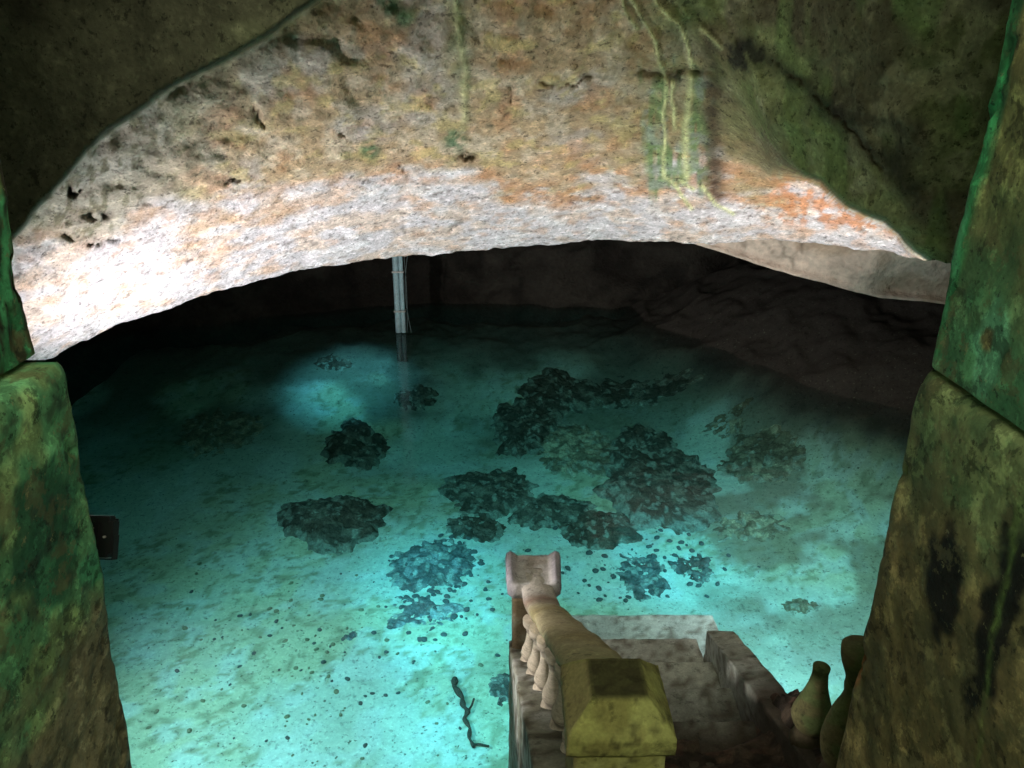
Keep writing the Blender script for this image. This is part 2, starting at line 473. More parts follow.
    c = mixc(c, (0.66, 0.68, 0.34), np.clip(drip, 0, 1) * .85)
    c = mixc(c, (0.03, 0.022, 0.012), np.clip(led * .45 + hole * .8, 0, .85))
    c = mixc(c, (0.06, 0.045, 0.03), cr * .7)
    # ---- the underside running back from the lip
    nb = 14
    rows, crow = [], []
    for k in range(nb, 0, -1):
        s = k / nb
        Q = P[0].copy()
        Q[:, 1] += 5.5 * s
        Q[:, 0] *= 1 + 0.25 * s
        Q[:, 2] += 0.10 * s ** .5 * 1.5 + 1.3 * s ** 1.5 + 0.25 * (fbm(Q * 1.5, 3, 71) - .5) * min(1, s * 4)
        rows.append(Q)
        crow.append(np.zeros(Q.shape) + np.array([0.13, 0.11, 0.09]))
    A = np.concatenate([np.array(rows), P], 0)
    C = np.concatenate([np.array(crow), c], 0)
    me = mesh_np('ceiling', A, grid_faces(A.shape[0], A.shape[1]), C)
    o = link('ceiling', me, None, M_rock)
    tag(o, kind='structure')
    return o


build_rock()


def build_rear_ledge():
    low = [(600, 215), (660, 236), (690, 243), (720, 252), (760, 266), (800, 277), (830, 285), (880, 298), (945, 304),
           (1040, 318), (1250, 350)]
    xs = np.linspace(600, 1250, 220)
    lo = np.interp(xs, *zip(*low)) + 3 * (fbm(np.stack([xs / 20, xs * 0, xs * 0], -1), 3, 81) - .5)
    nv = 46
    v = np.linspace(0, 1, nv)
    PX = np.repeat(xs[None], nv, 0)
    PY = lo[None] - v[:, None] * 150
    Y = np.interp(PX, [600, 800, 1000, 1250], [9.6, 8.9, 8.2, 7.2]) - 0.9 * v[:, None]
    P0 = at_y(PX, PY, Y)
    rel = 0.5 * (fbm(P0 * .8, 3, 83) - .5) + 0.12 * (ridge(P0 * 2.5, 3, 85) - .5)
    P = at_y(PX, PY, Y + rel * sstep(0, .06, v)[:, None])
    n = fbm(P0 * 2, 4, 87)
    c = np.zeros(P.shape) + np.array([0.66, 0.54, 0.45])
    c = mixc(c, (0.42, 0.31, 0.22), sstep(.48, .62, n) * .7)
    q = ridge(P0 * np.array([1.6, 1.6, .5]), 3, 88)
    c = mixc(c, (0.10, 0.08, 0.06), sstep(.975, .998, q) * .5)
    for x0, x1 in ((748, 750), (768, 775), (800, 806)):
        dd = poly_dist(PX + 8 * (n - .5), PY, [(x0, 225), (x1, 290)])
        c = mixc(c, (0.05, 0.04, 0.03), np.exp(-(dd / 1.5) ** 2) * .45 * sstep(.4, .55, n))
    rows, cr = [], []
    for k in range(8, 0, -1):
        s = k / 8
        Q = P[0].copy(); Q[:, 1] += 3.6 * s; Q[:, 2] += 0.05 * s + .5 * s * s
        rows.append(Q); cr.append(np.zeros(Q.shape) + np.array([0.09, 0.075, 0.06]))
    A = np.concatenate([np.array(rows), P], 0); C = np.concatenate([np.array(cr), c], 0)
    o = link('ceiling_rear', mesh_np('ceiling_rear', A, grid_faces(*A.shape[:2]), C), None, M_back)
    tag(o, kind='structure')


build_rear_ledge()


# ------------------------------------------------------------------ pool bed and back wall
def fz(x, y):
    x = np.asarray(x, float); y = np.asarray(y, float)
    z = -1.12 + 0.38 * sstep(6, 11, y) + 0.35 * sstep(1.5, 4.5, x) * sstep(4, 9, y)
    z = z - 0.15 * np.exp(-((x + .5) ** 2 + (y - 9) ** 2) / 2)
    q = np.stack([x, y, x * 0], -1)
    z = z + 0.16 * (fbm(q * .7, 3, 91) - .5) + 0.05 * (fbm(q * 3.2, 3, 93) - .5)
    # shelving rock at the right and far sides
    s = sstep(2.3, 6.6, x + 0.42 * (y - 8) + 1.2 * (fbm(q * .5, 3, 95) - .5)) * sstep(5.5, 9, y)
    z = z + 1.25 * s + 0.42 * sstep(9.2, 12.0, y) * (1 - s)
    return z


def at_floor(px, py):
    lo, hi = 0.5, 25.0
    p = None
    for Y in np.linspace(1.5, 13, 500):
        p = at_y(px, py, Y)
        if p[2] < float(fz(p[0], p[1])): break
    return np.array([p[0], p[1], float(fz(p[0], p[1]))])


def build_bed():
    nx, ny = 420, 420
    xs = np.linspace(-8.5, 8.5, nx)
    t = np.linspace(0, 1, ny)
    ys = 0.2 + 14.3 * (0.75 * t + 0.25 * t ** 2)
    X, Y = np.meshgrid(xs, ys)
    Z = fz(X, Y)
    q = np.stack([X, Y, X * 0], -1)
    Z = Z + 0.02 * (fbm(q * 9, 3, 97) - .5)
    c = np.zeros((ny, nx, 3)) + np.array([0.62, 0.64, 0.52])
    n = fbm(q * .9, 4, 101); n2 = fbm(q * 4.5, 4, 103); n3 = fbm(q * 14, 3, 105)
    c = mixc(c, (0.60, 0.56, 0.33), sstep(.45, .62, n) * .7)
    c = mixc(c, (0.74, 0.76, 0.70), sstep(.5, .62, n2) * .5)
    c = mixc(c, (0.34, 0.33, 0.20), sstep(.58, .66, n3) * sstep(.40, .52, n) * .8)
    # brown crust right of the steps and far shelf
    b = sstep(1.2, 2.4, X + .15 * (Y - 6)) * sstep(5.3, 6.8, Y + .3 * X + 1.0 * (n2 - .5)) * sstep(.40, .55, fbm(q * 1.6, 4, 107))
    c = mixc(c, (0.30, 0.23, 0.15), b * .8)
    far = sstep(7.6, 10.2, Y + 1.5 * (n - .5))  # far sand coloured darker, imitating the light falling off with distance
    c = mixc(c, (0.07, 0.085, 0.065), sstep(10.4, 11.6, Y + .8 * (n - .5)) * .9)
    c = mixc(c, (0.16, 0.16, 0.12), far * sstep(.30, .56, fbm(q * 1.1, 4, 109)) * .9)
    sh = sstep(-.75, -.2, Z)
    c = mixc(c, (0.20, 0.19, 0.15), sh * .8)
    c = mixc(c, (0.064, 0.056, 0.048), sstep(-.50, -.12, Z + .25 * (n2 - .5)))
    Z = Z + sh * 0.25 * (ridge(q * 1.2, 4, 111) - .5)
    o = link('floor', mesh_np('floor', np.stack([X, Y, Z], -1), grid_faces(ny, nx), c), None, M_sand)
    tag(o, kind='structure')


build_bed()


def build_back_wall():
    # a curved wall enclosing the pool: left side, far side, right side
    path = [(-8.3, 0.6), (-7.6, 4), (-7.4, 8), (-6.0, 11.2), (-3.4, 12.3), (0, 12.6), (3.2, 12.4), (6.0, 11.4), (7.7, 8),
            (7.9, 4), (8.3, 0.6)]
    pts = np.array(path)
    seg = np.concatenate([[0], np.cumsum(np.hypot(*np.diff(pts, axis=0).T))])
    n = 360
    s = np.linspace(0, seg[-1], n)
    bx, by = np.interp(s, seg, pts[:, 0]), np.interp(s, seg, pts[:, 1])
    k = np.ones(25) / 25
    bx = np.convolve(np.pad(bx, 12, 'edge'), k, 'valid'); by = np.convolve(np.pad(by, 12, 'edge'), k, 'valid')
    tx, ty = np.gradient(bx), np.gradient(by)
    ln = np.hypot(tx, ty); nx, ny = ty / ln, -tx / ln      # towards the pool
    h = np.linspace(-1.6, 5.6, 110)
    Hh, _ = np.meshgrid(h, s, indexing='ij')
    off = -0.35 * Hh + 0.0
    P = np.stack([bx[None] + nx[None] * off, by[None] + ny[None] * off, Hh], -1)
    rel = 1.3 * (fbm(P * .45, 4, 121) - .5) + 0.45 * (ridge(P * np.array([.9, .9, 1.6]), 4, 123) - .5)
    P[..., 0] += nx[None] * rel; P[..., 1] += ny[None] * rel
    P[..., 2] = Hh
    q = fbm(P * 1.2, 4, 125)
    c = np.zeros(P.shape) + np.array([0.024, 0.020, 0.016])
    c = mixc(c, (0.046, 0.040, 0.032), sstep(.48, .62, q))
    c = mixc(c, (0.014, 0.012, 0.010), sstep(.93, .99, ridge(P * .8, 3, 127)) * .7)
    c = mixc(c, (0.045, 0.055, 0.045), sstep(.02, -.12, P[..., 2]))    # colour lightened below the waterline, brightening the dim far water
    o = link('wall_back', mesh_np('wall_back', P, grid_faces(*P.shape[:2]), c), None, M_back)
    tag(o, kind='structure')


build_back_wall()


def build_water():
    bm = bmesh.new()
    bmesh.ops.create_cube(bm, size=1)
    for v in bm.verts:
        v.co = Vector((v.co.x * 19, 0.25 + (v.co.y + .5) * 15.5, -3 + (v.co.z + .5) * 3))
    me = bpy.data.meshes.new('pool_water'); bm.to_mesh(me); bm.free()
    o = link('pool_water', me, None, M_water, smooth=False)
    tag(o, 'clear turquoise water filling the cave pool', 'water', kind='stuff')


build_water()


# ------------------------------------------------------------------ passage walls (green plastered jambs)
def rock_block(name, x_in, x_out, y0, y1, z0, z1, colour, chamfer=0.03, lean=(0, 0), side=1, res=0.0085, amp=0.010,
               parent=None, seed=0):
    """Plastered masonry block. The visible outline runs: near edge of the inner face, far corner, outer face."""
    ang = []
    # section polyline in plan (x towards passage centre = +u)
    L1 = y1 - y0
    pts = [(0, y0 + t * (L1 - chamfer)) for t in np.linspace(0, 1, int(L1 / res))]
    pts += [(-chamfer * (1 - math.cos(a)), y1 - chamfer + chamfer * math.sin(a)) for a in np.linspace(0.1, math.pi / 2, 7)]
    wd = abs(x_out - x_in)
    pts += [(-chamfer - t * (wd - chamfer), y1) for t in np.linspace(0.02, 1, int(wd / (res * 2)))]
    pts = np.array(pts)
    nh = int((z1 - z0) / res)
    zz = np.linspace(z0, z1, nh)
    f = (zz - z0) / (z1 - z0)
    U = np.repeat(pts[None, :, 0], nh, 0)
    Yy = np.repeat(pts[None, :, 1], nh, 0)
    Z = np.repeat(zz[:, None], len(pts), 1)
    shift = lean[0] * (1 - f) + lean[1] * f
    X = x_in + side * U * -1 * -1 + shift[:, None] if side > 0 else x_in - U + shift[:, None]
    P = np.stack([X, Yy, Z], -1)
    # rounding at the top and rough relief
    top = np.exp(-(z1 - Z) / 0.016)
    rel = amp * 2.4 * (fbm(P * 4, 3, 131 + seed) - .5) + amp * 1.3 * (fbm(P * 18, 3, 133 + seed) - .5) - 0.018 * top
    rel = rel - amp * 1.3 * sstep(.58, .70, fbm(P * np.array([22, 22, 14]), 3, 134 + seed)) * sstep(y1 - .10, y1 - .02, Yy)
    gx = np.where(U > -chamfer * .5, 1.0, 0.0)
    P[..., 0] += side * rel * gx
    P[..., 1] += rel * (1 - gx)
    c = colour(P, f[:, None])
    # cap row, closing the top
    V = P.reshape(-1, 3)
    Fc = grid_faces(nh, len(pts), flip=(side < 0))
    base = len(V)
    capin = P[-1].copy()
    capin[:, 0] = x_out; 
    V2 = np.concatenate([V, capin])
    i = np.arange(len(pts) - 1)
    cf = np.stack([(nh - 1) * len(pts) + i, (nh - 1) * len(pts) + i + 1, base + i + 1, base + i], -1)
    if side < 0: cf = cf[:, ::-1]
    C = np.concatenate([c.reshape(-1, 3), c[-1]])
    C = C * 1.35
    return link(name, mesh_np(name, V2, np.concatenate([Fc, cf]), C), parent, M_jamb)


def blot(P, c, r, p=2, seed=0, amt=.6):
    d = np.sqrt((((P - np.array(c)) / np.array(r)) ** 2).sum(-1))
    return sstep(1.15, .75, d + amt * (fbm(P * 22, 3, seed) - .5) * 2)


def col_left_low(P, f):
    n = fbm(P * 5, 4, 141); n2 = fbm(P * 16, 4, 143)
    c = np.zeros(P.shape) + np.array([0.22, 0.20, 0.115])
    c = mixc(c, (0.27, 0.23, 0.12), sstep(.45, .62, n) * .8)
    c = mixc(c, (0.10, 0.095, 0.05), sstep(.5, .65, n2) * .7)
    g = sstep(.52, .72, f + .35 * (n - .5) + .2 * (n2 - .5))
    c = mixc(c, (0.055, 0.23, 0.10), g * .85)
    c = mixc(c, (0.20, 0.26, 0.10), g * sstep(.5, .65, fbm(P * 9, 3, 145)) * .7)
    c = mixc(c, (0.012, 0.07, 0.035), blot(P, (-.95, 1.33, 2.72), (.2, .13, .17), seed=147) * .85)
    c = mixc(c, (0.06, 0.30, 0.15), blot(P, (-.95, 1.46, 2.56), (.2, .05, .06), seed=148) * .8)
    c = mixc(c, (0.27, 0.15, 0.05), blot(P, (-.97, 1.50, 2.40), (.2, .015, .12), seed=149) * .7)
    c = mixc(c, (0.03, 0.03, 0.02), sstep(.66, .72, fbm(P * 30, 2, 151)) * .6)
    return c


def col_left_up(P, f):
    n = fbm(P * 6, 4, 153); n2 = fbm(P * np.array([30, 30, 6]), 3, 155)
    c = np.zeros(P.shape) + np.array([0.035, 0.17, 0.07])
    c = mixc(c, (0.08, 0.36, 0.15), sstep(.5, .6, n2) * .8)
    c = mixc(c, (0.16, 0.17, 0.06), sstep(.5, .62, n) * .7)
    c = mixc(c, (0.025, 0.015, 0.008), sstep(.58, .62, fbm(P * np.array([40, 40, 5]), 3, 157)) * .9)
    return c


def col_right_low(P, f):
    n = fbm(P * 4.5, 4, 161); n2 = fbm(P * 15, 4, 163)
    c = np.zeros(P.shape) + np.array([0.135, 0.112, 0.048])
    c = mixc(c, (0.25, 0.19, 0.085), sstep(.5, .62, n) * .8)
    c = mixc(c, (0.075, 0.075, 0.035), sstep(.47, .6, n2) * .75)
    c = mixc(c, (0.08, 0.17, 0.07), sstep(.80, .98, f + .5 * (n - .5)) * .6)
    c = mixc(c, (0.22, 0.21, 0.11), sstep(.42, .1, f + .3 * (n2 - .5)) * .6)
    c = mixc(c, (0.003, 0.003, 0.003), blot(P, (.87, 1.25, 2.67), (.3, .065, .12), seed=165) * .97)
    c = mixc(c, (0.003, 0.003, 0.003), blot(P, (.87, 1.08, 2.72), (.3, .055, .24), seed=166) * .97)
    gl = np.exp(-((P[..., 1] - 1.06 - .134 * (P[..., 2] - 2.555) + .04 * (n2 - .5)) / .007) ** 2) * sstep(2.3, 2.45, P[..., 2]) * sstep(2.99, 2.9, P[..., 2])
    c = mixc(c, (0.15, 0.24, 0.06), gl * .5)
    c = mixc(c, (0.24, 0.10, 0.04), blot(P, (.87, 1.50, 2.22), (.3, .02, .07), seed=167) * .7)
    return c


def col_right_up(P, f):
    n = fbm(P * 6, 4, 171); n2 = fbm(P * np.array([26, 26, 7]), 4, 173)
    c = np.zeros(P.shape) + np.array([0.15, 0.155, 0.06])
    c = mixc(c, (0.20, 0.165, 0.07), sstep(.48, .6, n) * .7)
    c = mixc(c, (0.07, 0.075, 0.03), sstep(.5, .62, n2) * .6)
    ch = sstep(1.425, 1.45, P[..., 1] + .03 * (n2 - .5))       # edge strip painted brighter green
    c = mixc(c, (0.02, 0.22, 0.08), ch * .9)
    c = mixc(c, (0.08, 0.34, 0.16), ch * sstep(.52, .62, fbm(P * np.array([30, 30, 9]), 3, 175)) * .8)
    c = mixc(c, (0.015, 0.05, 0.02), ch * sstep(.55, .63, fbm(P * np.array([40, 40, 7]), 3, 176)) * .8)
    lo = sstep(.20, .06, f + .14 * (n - .5))
    c = mixc(c, (0.03, 0.15, 0.07), lo * (1 - ch) * .85)
    c = mixc(c, (0.12, 0.33, 0.19), blot(P, (.87, 1.30, 3.14), (.3, .045, .085), seed=177) * .85)
    c = mixc(c, (0.17, 0.13, 0.05), blot(P, (.87, 1.31, 3.16), (.3, .02, .025), seed=178) * .9)
    c = mixc(c, (0.13, 0.28, 0.14), sstep(3.09, 3.05, P[..., 2]) * ch * .8)
    return c


wl_ = rock_block('wall_left', -0.931, -1.75, -1.2, 1.51, 1.45, 3.048, col_left_low, 0.035, lean=(-0.10, 0), side=1)
tag(wl_, kind='structure')
w2 = rock_block('door_jamb', -0.998, -1.75, -1.2, 1.51, 3.064, 4.9, col_left_up, 0.02, lean=(0, .15), side=1, parent=None, seed=5)
w2.parent = wl_
wr_ = rock_block('wall_right', 0.856, 1.75, -1.2, 1.51, 1.45, 3.03, col_right_low, 0.035, lean=(0.0, 0), side=-1, seed=9)
tag(wr_, kind='structure')
w3 = rock_block('door_jamb', 0.866, 1.75, -1.2, 1.51, 3.046, 4.9, col_right_up, 0.05, side=-1, seed=13)
w3.parent = wr_




# ------------------------------------------------------------------ stairs
def subdiv_box(bm, x0, x1, y0, y1, z0, z1, cuts=0, bev=0.0, shear=None):
    r = bmesh.ops.create_cube(bm, size=1)
    vs = r['verts']
    for v in vs:
        v.co = Vector((x0 + (v.co.x + .5) * (x1 - x0), y0 + (v.co.y + .5) * (y1 - y0), z0 + (v.co.z + .5) * (z1 - z0)))
        if shear: v.co.z += shear(v.co)
    return vs


def finish(name, bm, mat, parent=None, step=0.05, amp=0.006, colour=None, bevel=0.008, seed=0, smooth=True):
    if bevel:
        bmesh.ops.bevel(bm, geom=[e for e in bm.edges if e.calc_face_angle(0) > .5], offset=bevel, segments=2, profile=.6, affect='EDGES')
    # refine long edges
    for _ in range(8):
        es = [e for e in bm.edges if e.calc_length() > step]
        if not es: break
        bmesh.ops.subdivide_edges(bm, edges=es, cuts=1, use_grid_fill=True)
        if len(bm.verts) > 60000: break
    bmesh.ops.triangulate(bm, faces=[f for f in bm.faces if len(f.verts) > 4])
    me = bpy.data.meshes.new(name)
    bm.normal_update()
    P = np.array([v.co[:] for v in bm.verts]); Nn = np.array([v.normal[:] for v in bm.verts])
    if amp:
        d = amp * 2 * (fbm(P * 9, 3, 201 + seed) - .5) + amp * (fbm(P * 30, 2, 203 + seed) - .5)
        P = P + Nn * d[:, None]
    for v, p in zip(bm.verts, P): v.co = p
    bm.to_mesh(me); bm.free()
    if colour is not None:
        a = me.color_attributes.new('Col', 'FLOAT_COLOR', 'POINT')
        c = np.ones((len(P), 4)); c[:, :3] = colour(P, Nn)
        a.data.foreach_set('color', c.ravel())
    return link(name, me, parent, mat, smooth)


def col_step(P, Nn):
    n = fbm(P * 4, 4, 211); n2 = fbm(P * 16, 3, 213)
    c = np.zeros(P.shape) + np.array([0.235, 0.25, 0.22])
    c = mixc(c, (0.30, 0.32, 0.28), sstep(.48, .6, n))
    c = mixc(c, (0.08, 0.07, 0.05), sstep(.54, .64, fbm(P * 26, 3, 214)) * .75)
    c = c * (1 + .7 * sstep(3.1, 3.9, P[:, 1]))[:, None]  # lower steps and landing lightened in colour to make up for weak light
    dirt = sstep(3.25, 2.85, P[:, 1] + .5 * (n - .5) - .18 * (P[:, 0] - .7))
    c = mixc(c, (0.055, 0.042, 0.028), dirt * .93)
    return c


def col_string(P, Nn):
    n = fbm(P * 6, 4, 215); n2 = fbm(P * 18, 3, 217)
    c = np.zeros(P.shape) + np.array([0.24, 0.24, 0.19])
    c = mixc(c, (0.46, 0.46, 0.43), sstep(.46, .58, n) * .8)
    c = mixc(c, (0.08, 0.065, 0.04), sstep(.52, .6, n2) * .8)
    c = mixc(c, (0.10, 0.11, 0.045), sstep(.8, .3, P[:, 2]) * (np.abs(Nn[:, 0]) > .6) * .6)
    return c


def col_base(P, Nn):
    n = fbm(P * 5, 4, 181)
    return mixc(np.zeros(P.shape) + np.array([0.17, 0.16, 0.09]), (0.08, 0.085, 0.045), sstep(.45, .6, n))


for x0, x1, par in ((-1.75, -1.03, wl_), (.862, 1.75, wr_)):
    bm = bmesh.new(); subdiv_box(bm, x0, x1, -1.2, 1.50, -1.2, 1.45)
    finish('wall_base', bm, M_jamb, par, 0.09, 0.01, col_base, 0.0, seed=60)
bm = bmesh.new(); subdiv_box(bm, -1.02, .855, -1.2, 1.0, -1.2, 1.12)
tag(finish('floor_passage', bm, M_conc, None, 0.09, 0.006, col_base, 0.01, seed=61), kind='structure')

stair = empty('staircase', (0.7, 4.5, -1.0))
tag(stair, 'concrete stairs descending into the pool, dirt-covered above and wet grey below', 'staircase')
SX0, SX1 = 0.13, 1.275


def addpart(o, root):
    o.parent = root
    o.matrix_parent_inverse = Matrix.Translation(-Vector(root.location))
    return o


bm = bmesh.new(); subdiv_box(bm, SX0, 1.56, 4.16, 4.80, -1.15, -0.27)
addpart(finish('landing', bm, M_conc, None, 0.06, 0.008, col_step, 0.012), stair)
for k in range(1, 9):
    f1 = 4.2 - .385 * (k - 1)
    bm = bmesh.new()
    x1 = SX1 if f1 - .405 > 1.5 else .85
    subdiv_box(bm, SX0, x1, f1 - .405, f1, (-1.1 if k < 6 else -.1 + .15 * (k - 5)), -0.14 + .15 * k)
    addpart(finish('step', bm, M_conc, None, 0.05, 0.009, col_step, 0.012, seed=k), stair)
bm = bmesh.new()
for v in subdiv_box(bm, 1.27, 1.45, 1.53, 4.0, -1.1, 0):
    if v.co.z > -.5: v.co.z = .17 + .39 * (4.2 - v.co.y)
    v.co.x += .0
addpart(finish('stringer', bm, M_conc, None, 0.05, 0.008, col_step, 0.012, seed=20), stair)


def railx(y):
    return 0.105 + (3.52 - y) * 0.122


bm = bmesh.new()
vs = subdiv_box(bm, 0, 1, 1.53, 3.50, -1.1, 0)
for v in vs:
    xx = railx(v.co.y)
    if v.co.z > -.5: v.co.z = .91 + .52 * (2.9 - v.co.y)
    v.co.x = -.02 + (3.5 - v.co.y) * .058 if v.co.x < .5 else xx + .10
addpart(finish('stringer', bm, M_conc, None, 0.04, 0.010, col_string, 0.012, seed=21), stair)

# ------------------------------------------------------------------ left balustrade


def col_rail(P, Nn):
    n = fbm(P * 5, 4, 221); n2 = fbm(P * 14, 3, 223)
    c = np.zeros(P.shape) + np.array([0.42, 0.36, 0.22])
    c = mixc(c, (0.34, 0.28, 0.14), sstep(.45, .6, n) * .8)
    c = mixc(c, (0.24, 0.25, 0.10), sstep(2.4, 1.9, P[:, 1] + .3 * (n - .5)) * .6)
    c = mixc(c, (0.55, 0.50, 0.47), sstep(3.0, 3.2, P[:, 1] + .1 * (n - .5)) * .9)  # lamplight on the far end put into the rail colour
    c = mixc(c, (0.22, 0.13, 0.09), np.exp(-((P[:, 1] - 3.15 + .1 * (n2 - .5)) / .05) ** 2) * .8)
    return c


def col_newel(P, Nn):
    n = fbm(P * 6, 4, 225); n2 = fbm(P * 16, 3, 227)
    c = np.zeros(P.shape) + np.array([0.34, 0.33, 0.10])
    c = mixc(c, (0.42, 0.42, 0.14), sstep(.5, .6, n) * .7)
    c = mixc(c, (0.22, 0.19, 0.06), sstep(.52, .62, n2) * .6)
    c = mixc(c, (0.50, 0.49, 0.20), sstep(1.76, 1.72, P[:, 2]) * sstep(.4, .55, n) * .8)
    c = mixc(c, (0.09, 0.08, 0.03), sstep(.60, .68, fbm(P * 34, 3, 228)) * .7)
    c = mixc(c, (0.30, 0.24, 0.12), sstep(-.4, -.7, Nn[:, 0]) * .7)
    return c


def col_newelcap(P, Nn):
    c = col_newel(P, Nn)
    n = fbm(P * 10, 3, 229); n2 = fbm(P * 25, 3, 230)
    # dark mottling on the flat top, heavier towards the near edge
    t = sstep(.8, .95, Nn[:, 2]) * sstep(.32, .52, .5 * n + .5 * n2 + .12 * sstep(1.83, 1.74, P[:, 1]))
    c = mixc(c, (0.030, 0.027, 0.012), t * .9)
    c = mixc(c, (0.15, 0.14, 0.06), sstep(.8, .95, Nn[:, 2]) * (1 - t) * .8)
    return c


bal = empty('balustrade', (0.3, 1.8, 1.1))
tag(bal, 'stone balustrade with olive newel post and far end coloured white as if lit, left of the stairs', 'balustrade')
NX = railx(1.79)


def frustum(bm, cx, cy, secs):
    """stack of square rings (half width x, half depth y, z) closed at both ends"""
    rings = []
    for hx, hy, z in secs:
        rings.append([bm.verts.new((cx + sx * hx, cy + sy * hy, z)) for sx, sy in ((-1, -1), (1, -1), (1, 1), (-1, 1))])
    for a, b in zip(rings[:-1], rings[1:]):
        for i in range(4):
            bm.faces.new((a[i], a[(i + 1) % 4], b[(i + 1) % 4], b[i]))
    bm.faces.new(rings[0][::-1]); bm.faces.new(rings[-1])


ny = 1.79
bm = bmesh.new()
frustum(bm, NX, ny, [(.135, .13, .80), (.135, .13, 1.775)])
post = finish('newel_post', bm, M_conc, None, 0.03, 0.005, col_newel, 0.008, seed=30); addpart(post, bal)
bm = bmesh.new()
frustum(bm, NX, ny, [(.138, .132, 1.75), (.158, .150, 1.775), (.158, .150, 1.835), (.150, .142, 1.845), (.080, .078, 1.925)])
cp = finish('cap', bm, M_conc, None, 0.018, 0.004, col_newelcap, 0.004, seed=31)
cp.parent = post
# handrail swept along its path
path = []
for y in np.linspace(1.86, 3.06, 34): path.append((railx(y), y, 1.865 - .56 * (y - 1.86)))
for y in np.linspace(3.09, 3.44, 12):
    t = min(1, (y - 3.06) / .22)
    path.append((railx(y), y, 1.193 - .56 * .22 * (t - .5 * t * t)))
sec = [(-.060, -.110), (-.070, -.095), (-.070, -.075), (-.088, -.060), (-.094, -.035), (-.084, -.010), (-.050, .004), (0, .008),
       (.050, .004), (.092, -.010), (.104, -.035), (.100, -.065), (.085, -.085), (.085, -.105), (.060, -.110)]
bm = bmesh.new(); rings = []
for i, (x, y, z) in enumerate(path):
    w = 1.24 - .36 * min(1, i / 34)
    wob = 1 + .04 * math.sin(i * .9)
    rings.append([bm.verts.new((x + sx * w * wob, y, z + sz)) for sx, sz in sec])
for a, b in zip(rings[:-1], rings[1:]):
    for i in range(len(sec)):
        j = (i + 1) % len(sec)
        bm.faces.new((a[i], b[i], b[j], a[j]))
bm.faces.new(rings[0]); bm.faces.new(rings[-1][::-1])
bmesh.ops.recalc_face_normals(bm, faces=bm.faces)
addpart(finish('handrail', bm, M_conc, None, 0.03, 0.006, col_rail, 0, seed=32), bal)
FZ = path[-1][2]
FX = railx(3.43)


def col_end(P, Nn):
    n = fbm(P * 8, 3, 231)
    c = np.zeros(P.shape) + np.array([0.56, 0.52, 0.52])
    c = mixc(c, (0.36, 0.33, 0.40), sstep(.08, .12, np.abs(P[:, 0] - FX)) * .8)
    return mixc(c, (0.40, 0.33, 0.28), sstep(.5, .62, n) * .6)


def col_endpost(P, Nn):
    n = fbm(P * 8, 3, 233)
    c = np.zeros(P.shape) + np.array([0.17, 0.125, 0.075])
    return mixc(c, (0.26, 0.24, 0.18), sstep(.48, .6, n) * .8)


bm = bmesh.new()
frustum(bm, FX, 3.43, [(.115, .11, -.45), (.115, .11, FZ - .10)])
ep = addpart(finish('end_post', bm, M_conc, None, 0.03, 0.006, col_endpost, 0.008, seed=33), bal)
bm = bmesh.new()
# saddle-shaped cap: raised rolls either side of the rail
prof = [(-.150, -.06), (-.155, -.02), (-.148, .02), (-.125, .034), (-.105, .022), (-.085, .006), (0, .004), (.085, .006), (.105, .022),
        (.125, .034), (.148, .02), (.155, -.02), (.150, -.06), (.120, -.085), (-.120, -.085)]
r0 = [bm.verts.new((FX + a * .93, 3.30, FZ + b)) for a, b in prof]
r1 = [bm.verts.new((FX + a, 3.56, FZ + b)) for a, b in prof]
for i in range(len(prof)):
    j = (i + 1) % len(prof); bm.faces.new((r0[i], r1[i], r1[j], r0[j]))
bm.faces.new(r0); bm.faces.new(r1[::-1])
bmesh.ops.recalc_face_normals(bm, faces=bm.faces)
c2 = finish('cap', bm, M_conc, None, 0.02, 0.004, col_end, 0, seed=34); c2.parent = ep


def lathe(name, prof, mat, colour, seg=28, amp=.003, seed=0, parent=None, square=None):
    n = len(prof)
    a = np.linspace(0, 2 * math.pi, seg, endpoint=False)
    V = []
    for r, z in prof:
        rr = np.full(seg, r)
        if square and square(z):
            rr = r / np.maximum(np.abs(np.cos(a)), np.abs(np.sin(a)))
            rr = np.minimum(rr, r * 1.34)
        V.append(np.stack([rr * np.cos(a), rr * np.sin(a), np.full(seg, z)], -1))
    P = np.array(V)
    P = P + (P * np.array([1, 1, 0])) * (amp * 12 * (fbm(P * 14, 3, seed) - .5))[..., None]
    V = P.reshape(-1, 3)
    Fc = grid_faces(n, seg, wrap=True)
    V = np.concatenate([V, [[0, 0, prof[0][1]], [0, 0, prof[-1][1]]]])
    i = np.arange(seg); j = (i + 1) % seg
    b = n * seg
    caps = np.concatenate([np.stack([j, i, np.full(seg, b), np.full(seg, b)], -1)[:, :3],
                           np.stack([(n - 1) * seg + i, (n - 1) * seg + j, np.full(seg, b + 1)], -1)])
    tris = np.concatenate([Fc[:, [0, 1, 2]], Fc[:, [0, 2, 3]], caps])
    return link(name, mesh_np(name, V, tris, colour(V)), parent, mat)


def smooth_prof(pts, n=60):
    z = np.array([p[1] for p in pts]); r = np.array([p[0] for p in pts])
    zz = np.linspace(z[0], z[-1], n)
    rr = np.interp(zz, z, r)
    k = np.array([1, 2, 3, 2, 1.]); k /= k.sum()
    rs = np.convolve(np.pad(rr, 2, 'edge'), k, 'valid')
    return list(zip(rs, zz))


def col_balL(P):
    n = fbm(P * 9, 3, 241)
    c = np.zeros(P.shape) + np.array([0.52, 0.45, 0.36])
    c = mixc(c, (0.30, 0.26, 0.22), sstep(.5, .62, n) * .7)
    return c


